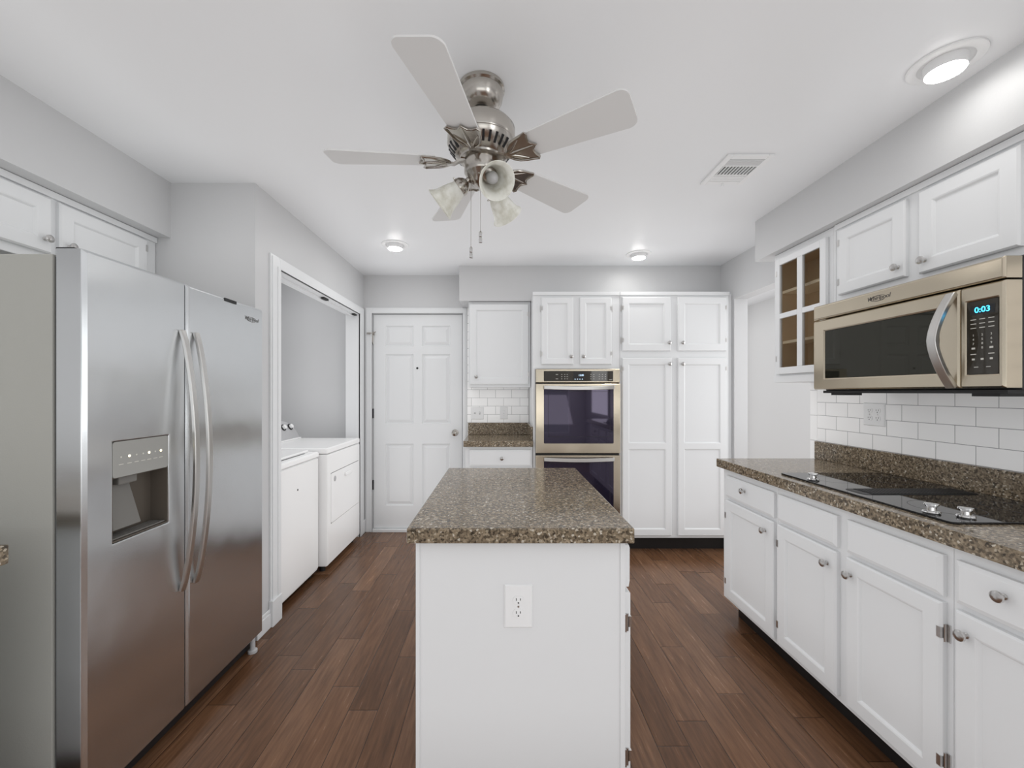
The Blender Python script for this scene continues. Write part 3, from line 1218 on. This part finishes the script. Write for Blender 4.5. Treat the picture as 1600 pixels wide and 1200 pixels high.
for x, y in ((1.400, 1.838), (1.404, 1.337), (1.462, 1.289)):
    bm = new()
    lathe(bm, [(0.022, 0), (0.023, 0.004), (0.021, 0.008), (0.013, 0.010), (0.012, 0.020), (0.016, 0.024), (0.019, 0.027), (0.018, 0.031), (0.0001, 0.032)],
          (x, y, 0.932), (0, 0, 1), 24)
    obj('knob', bm, M['chrome'], ck, smooth=True)

# ---------------------------------------------------------------- right wall: uppers
UX = 1.710
F = F_right(UX)
gc = thing('glass_cabinet', 'white wall cabinet with four-pane glass door beside the doorway', 'cabinet', (1.82, 2.33, 1.385))
y0, y1, z0, z1 = 2.092, 2.560, 1.386, 2.176
bm = new()
box(bm, UX, 1.920, y0, y0 + 0.016, z0, z1)
box(bm, UX, 1.920, y1 - 0.016, y1, z0, z1)
box(bm, UX, 1.920, y0 + 0.016, y1 - 0.016, z0, z0 + 0.05)
box(bm, UX, 1.920, y0 + 0.016, y1 - 0.016, z1 - 0.04, z1)
box(bm, 1.908, 1.920, y0 + 0.016, y1 - 0.016, z0 + 0.05, z1 - 0.04)
box(bm, UX - 0.008, UX, y0, y1, z0, z0 + 0.040)
box(bm, UX, UX + 0.019, y0 + 0.016, y0 + 0.060, z0 + 0.05, z1 - 0.04)
obj('body', bm, M['white'], gc, bevel=0.0012)
bm = new()
box(bm, 1.903, 1.907, y0 + 0.020, y1 - 0.020, z0 + 0.055, z1 - 0.045)
box(bm, UX + 0.003, 1.903, y0 + 0.017, y0 + 0.020, z0 + 0.055, z1 - 0.045)
box(bm, UX + 0.003, 1.903, y1 - 0.020, y1 - 0.017, z0 + 0.055, z1 - 0.045)
box(bm, UX + 0.003, 1.903, y0 + 0.020, y1 - 0.020, z0 + 0.051, z0 + 0.055)
box(bm, UX + 0.003, 1.903, y0 + 0.020, y1 - 0.020, z1 - 0.045, z1 - 0.041)
obj('lining', bm, M['wood_in'], gc, label='brown wooden interior')
for z in (1.625, 1.935):
    obj('shelf', bx(UX + 0.035, 1.902, y0 + 0.021, y1 - 0.021, z, z + 0.016), M['wood_shelf'], gc)
bm = new()
du0, du1, dv0, dv1 = 2.135, 2.522, 1.436, 2.135
mid = 2.322
for a, b, c, d in ((du0, du0 + 0.040, dv0, dv1), (du1 - 0.034, du1, dv0, dv1), (du0 + 0.040, du1 - 0.034, dv0, dv0 + 0.040),
                   (du0 + 0.040, du1 - 0.034, dv1 - 0.038, dv1), (mid - 0.020, mid + 0.020, dv0 + 0.040, dv1 - 0.038),
                   (du0 + 0.040, mid - 0.020, 1.772, 1.802), (mid + 0.020, du1 - 0.034, 1.772, 1.802)):
    fbox(bm, F, a, b, c, d, 0.001, 0.020)
gd = obj('door', bm, M['white'], gc, bevel=0.002)
for a, b in ((du0 + 0.041, mid - 0.021), (mid + 0.021, du1 - 0.035)):
    for c, d in ((dv0 + 0.041, 1.771), (1.803, dv1 - 0.039)):
        bm = new()
        fbox(bm, F, a, b, c, d, 0.008, 0.011)
        obj('glass_pane', bm, M['glass'], gd)
hinge(gd, F, du1, 1.53, 1)
hinge(gd, F, du1, 2.05, 1)

uc = thing('wall_cabinet', 'white two-door cabinet above the microwave', 'cabinet', (1.82, 1.70, 1.78))
bm = new()
box(bm, UX, 1.920, 1.312, 2.090, 1.776, 2.176)
box(bm, UX - 0.010, UX, 1.312, 2.090, 2.150, 2.176)
obj('body', bm, M['white'], uc, bevel=0.0012)
cab_door(uc, F, 1.717, 2.060, 1.812, 2.137, (1.745, 1.858), 'hi')
cab_door(uc, F, 1.337, 1.662, 1.805, 2.137, (1.634, 1.853))

# ---------------------------------------------------------------- microwave
mw = thing('microwave_oven', 'stainless steel over-the-range microwave under the right wall cabinet', 'microwave', (1.75, 1.664, 1.33))
MX = 1.565
Y0, Y1 = 1.2735, 2.055
obj('body', bx(1.625, 1.920, Y0 + 0.004, Y1 - 0.004, 1.334, 1.752), M['black'], mw, bevel=0.003)
F = F_right(1.622)
T = 0.057
bm = new()
panel_front(bm, F, Y0, Y1, 1.683, 1.752, T, None, ch=0.006)
vb = obj('vent_panel', bm, M['steel_warm'], mw, bevel=0.002)
bm = new()
text(bm, F, 'Whirlpool', 0.025, 1.70, 1.719, T + 0.0002, flip=True, shear=0.25)
tube(bm, [F.P(1.70 - 0.036 * math.cos(a * math.pi / 12), 1.717 + 0.011 * math.sin(a * math.pi / 12), T + 0.001) for a in range(3, 22)], 0.0012, 6)
obj('badge', bm, M['badge'], vb)
bm = new()
panel_front(bm, F, 1.400, Y1, 1.340, 1.678, T, [(1.462, 1.990, 1.388, 1.628)], [(0, 0), (0.005, -0.004), (0.006, -0.008)], 0.006)
md = obj('door', bm, M['steel_warm'], mw, bevel=0.002)
bm = new()
fpoly(bm, F, rounded(1.4685, 1.9835, 1.3945, 1.6215, 0.006), T - 0.0079, T - 0.005)
obj('door_glass', bm, M['mw_glass'], md, label='dark glass window')
bm = new()
pts = []
for i in range(21):
    k = i / 20
    s = 1 - abs(2 * k - 1) ** 1.6
    pts.append(F.P(1.418, 1.342 + 0.325 * k, T + 0.004 + 0.068 * s))
strap(bm, pts, (0, 1, 0), None, 0.030, 0.016)
obj('handle', bm, M['steel_handle'], md, smooth=True, bevel=0.003)
bm = new()
panel_front(bm, F, Y0, 1.398, 1.340, 1.678, T, [(1.286, 1.383, 1.380, 1.632)], [(0, 0), (0.004, -0.003), (0.005, -0.006)], 0.006)
mp = obj('control_panel', bm, M['steel_warm'], mw, bevel=0.002)
bm = new()
fpoly(bm, F, rounded(1.2915, 1.3775, 1.3855, 1.6265, 0.004), T - 0.0059, T - 0.003)
mg = obj('keypad', bm, M['panel_glass'], mp, label='dark keypad glass')
bm = new()
fbox(bm, F, 1.300, 1.370, 1.582, 1.610, T - 0.003, T - 0.0024)
obj('display', bm, M['black'], mg)
bm = new()
text(bm, F, '0:03', 0.026, 1.334, 1.596, T - 0.0022, flip=True)
obj('clock_digits', bm, M['cyan'], mg)
bm = new()
for i, u in enumerate((1.360, 1.335, 1.310)):
    for j, v in enumerate((1.566, 1.552, 1.538)):
        fbox(bm, F, u - 0.008, u + 0.008, v - 0.0012, v + 0.0012, T - 0.003, T - 0.0025)
    for j, v in enumerate((1.514, 1.500, 1.486, 1.472)):
        digit = [['1', '4', '7', ''], ['2', '5', '8', '0'], ['3', '6', '9', '']][i][j]
        if digit:
            text(bm, F, digit, 0.010, u, v, T - 0.0028, flip=True, depth=0.0003)
        else:
            fbox(bm, F, u - 0.005, u + 0.005, v - 0.004, v + 0.002, T - 0.003, T - 0.0025)
    if i != 1:
        fbox(bm, F, u - 0.008, u + 0.008, 1.450, 1.453, T - 0.003, T - 0.0025)
    fbox(bm, F, u - 0.004, u + 0.004, 1.432, 1.438, T - 0.003, T - 0.0025)
for u in (1.352, 1.318):
    fbox(bm, F, u - 0.006, u + 0.006, 1.408, 1.410, T - 0.003, T - 0.0025)
obj('key_marks', bm, M['marks'], mg)
bm = new()
box(bm, 1.60, 1.90, Y0 + 0.02, Y1 - 0.02, 1.322, 1.334)
for y in (1.33, 1.93):
    box(bm, 1.62, 1.70, y, y + 0.08, 1.312, 1.322)
obj('underside_vent', bm, M['black'], mw)

# ---------------------------------------------------------------- island
isl = thing('kitchen_island', 'white island cabinet in the middle of the kitchen floor', 'island', (0.06, 1.69, 0))
bm = new()
box(bm, -0.252, 0.372, 1.240, 2.140, 0.0, 0.8795)
box(bm, -0.258, -0.246, 1.2365, 1.262, 0.0, 0.8795)
box(bm, 0.360, 0.375, 1.2365, 1.262, 0.0, 0.8795)
obj('body', bm, M['white'], isl, bevel=0.001)
F = Fr((0.375, 0, 0), (0, 1, 0), (1, 0, 0))
drawer(isl, F, 1.246, 1.68, 0.735, 0.862, (1.46, 0.80))
drawer(isl, F, 1.70, 2.13, 0.735, 0.862, (1.92, 0.80))
cab_door(isl, F, 1.246, 1.68, 0.13, 0.718, (1.64, 0.64), 'lo')
cab_door(isl, F, 1.70, 2.13, 0.13, 0.718, (1.74, 0.64), 'hi')
tag(obj('countertop', bx(-0.2787, 0.3935, 1.205, 2.175, 0.880, 0.925), M['granite'], bevel=0.004),
    'brown speckled slab top of the central island', 'countertop')
outlet('island_outlet', 'white duplex outlet on the end panel of the island', F_back(1.240), 0.052, 0.680, 1, ['duplex'], pw=0.086, ph=0.130)

# ---------------------------------------------------------------- ceiling fan
CX, CY = -0.072, 1.500
fan = thing('ceiling_fan', 'brushed nickel ceiling fan with five white blades and three glass shades', 'ceiling fan', (CX, CY, H))


def fl(name, prof, mat, parent=fan, seg=40, **kw):
    bm = new()
    lathe(bm, prof, (CX, CY, 0), (0, 0, 1), seg)
    return obj(name, bm, M[mat], parent, smooth=True, **kw)


fl('canopy', [(0.084, 2.4395), (0.085, 2.428), (0.079, 2.422), (0.080, 2.414), (0.076, 2.392), (0.064, 2.372), (0.048, 2.360), (0.036, 2.357)], 'nickel')
fl('ball_joint', [(0.030, 2.358), (0.031, 2.350), (0.024, 2.340), (0.014, 2.336)], 'black')
fl('downrod', [(0.0125, 2.345), (0.0125, 2.300)], 'nickel', seg=20)
mot = fl('motor_housing', [(0.022, 2.312), (0.030, 2.309), (0.085, 2.307), (0.112, 2.298), (0.123, 2.284), (0.124, 2.243), (0.121, 2.236), (0.125, 2.230),
                           (0.122, 2.222), (0.112, 2.206), (0.092, 2.184), (0.080, 2.178), (0.078, 2.172), (0.066, 2.170)], 'nickel')
bm = new()
for k in range(30):
    a = 2 * math.pi * k / 30
    d = Vector((math.cos(a), math.sin(a), 0))
    s = Vector((-math.sin(a), math.cos(a), 0))
    p0 = Vector((CX, CY, 2.2155)) + d * 0.1195
    p1 = Vector((CX, CY, 2.1885)) + d * 0.0975
    n = Vector((d.x * 0.77, d.y * 0.77, -0.63))
    q = [bm.verts.new(p + s * sg * 0.0042 + n * o) for o in (-0.001, 0.0012) for p, sg in ((p0, -1), (p0, 1), (p1, 1), (p1, -1))]
    for f in ((0, 1, 2, 3), (4, 5, 6, 7), (0, 1, 5, 4), (1, 2, 6, 5), (2, 3, 7, 6), (3, 0, 4, 7)):
        bm.faces.new([q[i] for i in f])
obj('vent_slots', bm, M['black'], mot)
fl('switch_housing', [(0.058, 2.172), (0.063, 2.166), (0.063, 2.128), (0.058, 2.120), (0.048, 2.108), (0.040, 2.090), (0.022, 2.080), (0.010, 2.074), (0.0001, 2.072)], 'nickel')

PITCH = R(-12)
for k in range(5):
    th = R(-104.5 + 72 * k)
    Mx = Matrix.Translation((CX, CY, 2.163)) @ Matrix.Rotation(th, 4, 'Z') @ Matrix.Rotation(PITCH, 4, 'X')
    bm = new()
    pts = []
    r0, r1, w0, w1 = 0.165, 0.548, 0.050, 0.072
    cr = 0.030
    edge = [(r0, -w0 * 0.92), (r0 + 0.012, -w0)]
    for i in range(7):
        a = R(-90 + 90 * i / 6)
        edge.append((r1 - cr + cr * math.cos(a), -w1 + cr + cr * math.sin(a)))
    pts = edge + [(x, -y) for x, y in reversed(edge)]
    prism(bm, pts, 0.004, 0.010, Mx)
    bl = obj('blade', bm, M['blade'], fan, bevel=0.001)
    bm = new()
    leaf = [(0.112, -0.012), (0.124, -0.028), (0.142, -0.042), (0.165, -0.050), (0.190, -0.055), (0.208, -0.060), (0.214, -0.052), (0.207, -0.034), (0.206, -0.018), (0.216, -0.006), (0.224, 0.0)]
    leaf = leaf + [(x, -y) for x, y in reversed(leaf[:-1])]
    prism(bm, leaf, -0.002, 0.003, Mx)
    tube(bm, [Mx @ Vector((x, y, -0.003)) for x, y in leaf], 0.0035, 8)
    tube(bm, [Mx @ Vector((x, 0, -0.002)) for x in (0.115, 0.16, 0.228)], [0.006, 0.005, 0.002], 8)
    for sg in (-1, 1):
        tube(bm, [Mx @ Vector((x, sg * y, -0.002)) for x, y in ((0.125, 0.008), (0.150, 0.024), (0.176, 0.044))], [0.005, 0.004, 0.002], 8)
    strap(bm, [Mx @ Vector(p) for p in ((0.060, 0, 0.010), (0.082, 0, 0.006), (0.100, 0, -0.004), (0.122, 0, -0.003), (0.135, 0, 0.0))],
          (Mx.to_3x3() @ Vector((0, 1, 0))), None, [0.034, 0.026, 0.022, 0.026, 0.034], 0.008)
    obj('blade_iron', bm, M['nickel'], bl, smooth=True)

for az in (-68, 52, 172):
    a = R(az)
    d = Vector((math.cos(a), math.sin(a), 0))
    axis = (d * 0.80 + Vector((0, 0, -0.60))).normalized()
    base = Vector((CX, CY, 2.098)) + d * 0.058
    bm = new()
    p0 = Vector((CX, CY, 2.112)) + d * 0.030
    tube(bm, [p0, p0 + d * 0.016 + Vector((0, 0, -0.004)), base + axis * 0.004], 0.011, 12)
    lathe(bm, [(0.012, -0.006), (0.020, 0.000), (0.030, 0.012), (0.033, 0.022), (0.033, 0.032), (0.030, 0.034)], base, axis, 24)
    for q in range(3):
        _, e1, e2 = basis(axis)
        dd_ = e1 * math.cos(q * 2.09) + e2 * math.sin(q * 2.09)
        lathe(bm, [(0.003, 0), (0.003, 0.008), (0.0001, 0.009)], base + axis * 0.027 + dd_ * 0.032, dd_, 8)
    fit = obj('lamp_fitter', bm, M['nickel'], fan, smooth=True)
    bm = new()
    out = [(0.0295, 0.024), (0.031, 0.040), (0.0375, 0.058), (0.042, 0.076), (0.046, 0.094), (0.052, 0.110), (0.062, 0.124)]
    inn = [(r - 0.003, h - (0.0 if i < 6 else -0.001)) for i, (r, h) in enumerate(out)]
    lathe(bm, out + [(0.0605, 0.1265)] + list(reversed(inn)), base, axis, 36, False, False)
    sh = obj('lamp_shade', bm, M['alabaster'], fit, smooth=True, label='alabaster glass bell shade')
    bm = new()
    lathe(bm, [(0.012, 0.020), (0.013, 0.040), (0.018, 0.054), (0.021, 0.066), (0.018, 0.080), (0.010, 0.092), (0.0001, 0.096)], base, axis, 20)
    obj('bulb', bm, M['grey_panel'], fit, smooth=True)

for x, y, z in ((CX - 0.038, CY - 0.005, 1.815), (CX - 0.002, CY - 0.035, 1.860)):
    bm = new()
    tube(bm, [(x, y, 2.112), (x, y, z + 0.04)], 0.0011, 6)
    ch = obj('pull_chain', bm, M['satin'], fan)
    bm = new()
    lathe(bm, [(0.003, 0.042), (0.0062, 0.038), (0.0062, 0.022), (0.0045, 0.020), (0.0062, 0.016), (0.0068, 0.001), (0.004, 0.0)], (x, y, z), (0, 0, 1), 14)
    obj('pull_fob', bm, M['chrome'], ch, smooth=True)

# ---------------------------------------------------------------- ceiling fittings
for x, y, lab in ((-0.80, 3.087, 'lit recessed ceiling light in front of the entry door'),
                  (1.108, 3.300, 'lit recessed ceiling light in front of the pantry cabinet'),
                  (1.499, 1.382, 'large lit recessed ceiling light above the cooktop counter')):
    t = thing('recessed_light', lab, 'ceiling light', (x, y, H), 'recessed ceiling lights')
    bm = new()
    lathe(bm, [(0.098, 2.4398), (0.097, 2.4355), (0.092, 2.4335), (0.070, 2.4335), (0.067, 2.4375), (0.064, 2.4385)], (x, y, 0), (0, 0, 1), 48)
    obj('trim_ring', bm, M['plastic_white'], t, smooth=True)
    bm = new()
    lathe(bm, [(0.056, 2.4385), (0.054, 2.418), (0.052, 2.407)], (x, y, 0), (0, 0, 1), 40)
    obj('housing', bm, M['plastic_white'], t, smooth=True)
    bm = new()
    lathe(bm, [(0.0515, 2.4068), (0.050, 2.4040), (0.040, 2.4020), (0.020, 2.4010), (0.0001, 2.4008)], (x, y, 0), (0, 0, 1), 40)
    obj('bulb', bm, M['bulb_on' if y < 2 else 'bulb_end'], t, smooth=True)

av = thing('air_vent', 'white ceiling air vent with dark louvres', 'vent', (1.17, 2.046, H))
x0, x1, y0, y1 = 1.060, 1.280, 1.912, 2.180
bm = new()
zt, zb = 2.4398, 2.4300
box(bm, x0, x0 + 0.026, y0, y1, zb, zt)
box(bm, x1 - 0.026, x1, y0, y1, zb, zt)
box(bm, x0 + 0.026, x1 - 0.026, y0, y0 + 0.030, zb, zt)
box(bm, x0 + 0.026, x1 - 0.026, y1 - 0.030, y1, zb, zt)
box(bm, x0 + 0.026, x1 - 0.026, y0 + 0.086, y0 + 0.094, zb, zt)
box(bm, x0 + 0.026, x1 - 0.026, y0 + 0.172, y0 + 0.180, zb, zt)
obj('frame', bm, M['plastic_white'], av, bevel=0.002)
obj('duct', bx(x0 + 0.022, x1 - 0.022, y0 + 0.026, y1 - 0.026, 2.4385, 2.4399), M['dark'], av)  # dark sheet on the ceiling, painted-in shade behind the louvres
bm = new()
for k in range(5):
    y = y0 + 0.036 + k * 0.0105
    box(bm, x0 + 0.026, x1 - 0.026, y, y + 0.0038, zb + 0.001, 2.4384)
for k in range(10):
    x = x0 + 0.030 + k * 0.0165
    box(bm, x, x + 0.0045, y0 + 0.094, y0 + 0.172, zb + 0.001, 2.4384)
for k in range(5):
    y = y0 + 0.184 + k * 0.0105
    box(bm, x0 + 0.026, x1 - 0.026, y, y + 0.0085, zb + 0.001, 2.4384)
obj('louvres', bm, M['plastic_white'], av)
obj('damper_lever', bx(1.165, 1.171, y1 - 0.020, y1 - 0.012, 2.415, zb), M['plastic_white'], av)
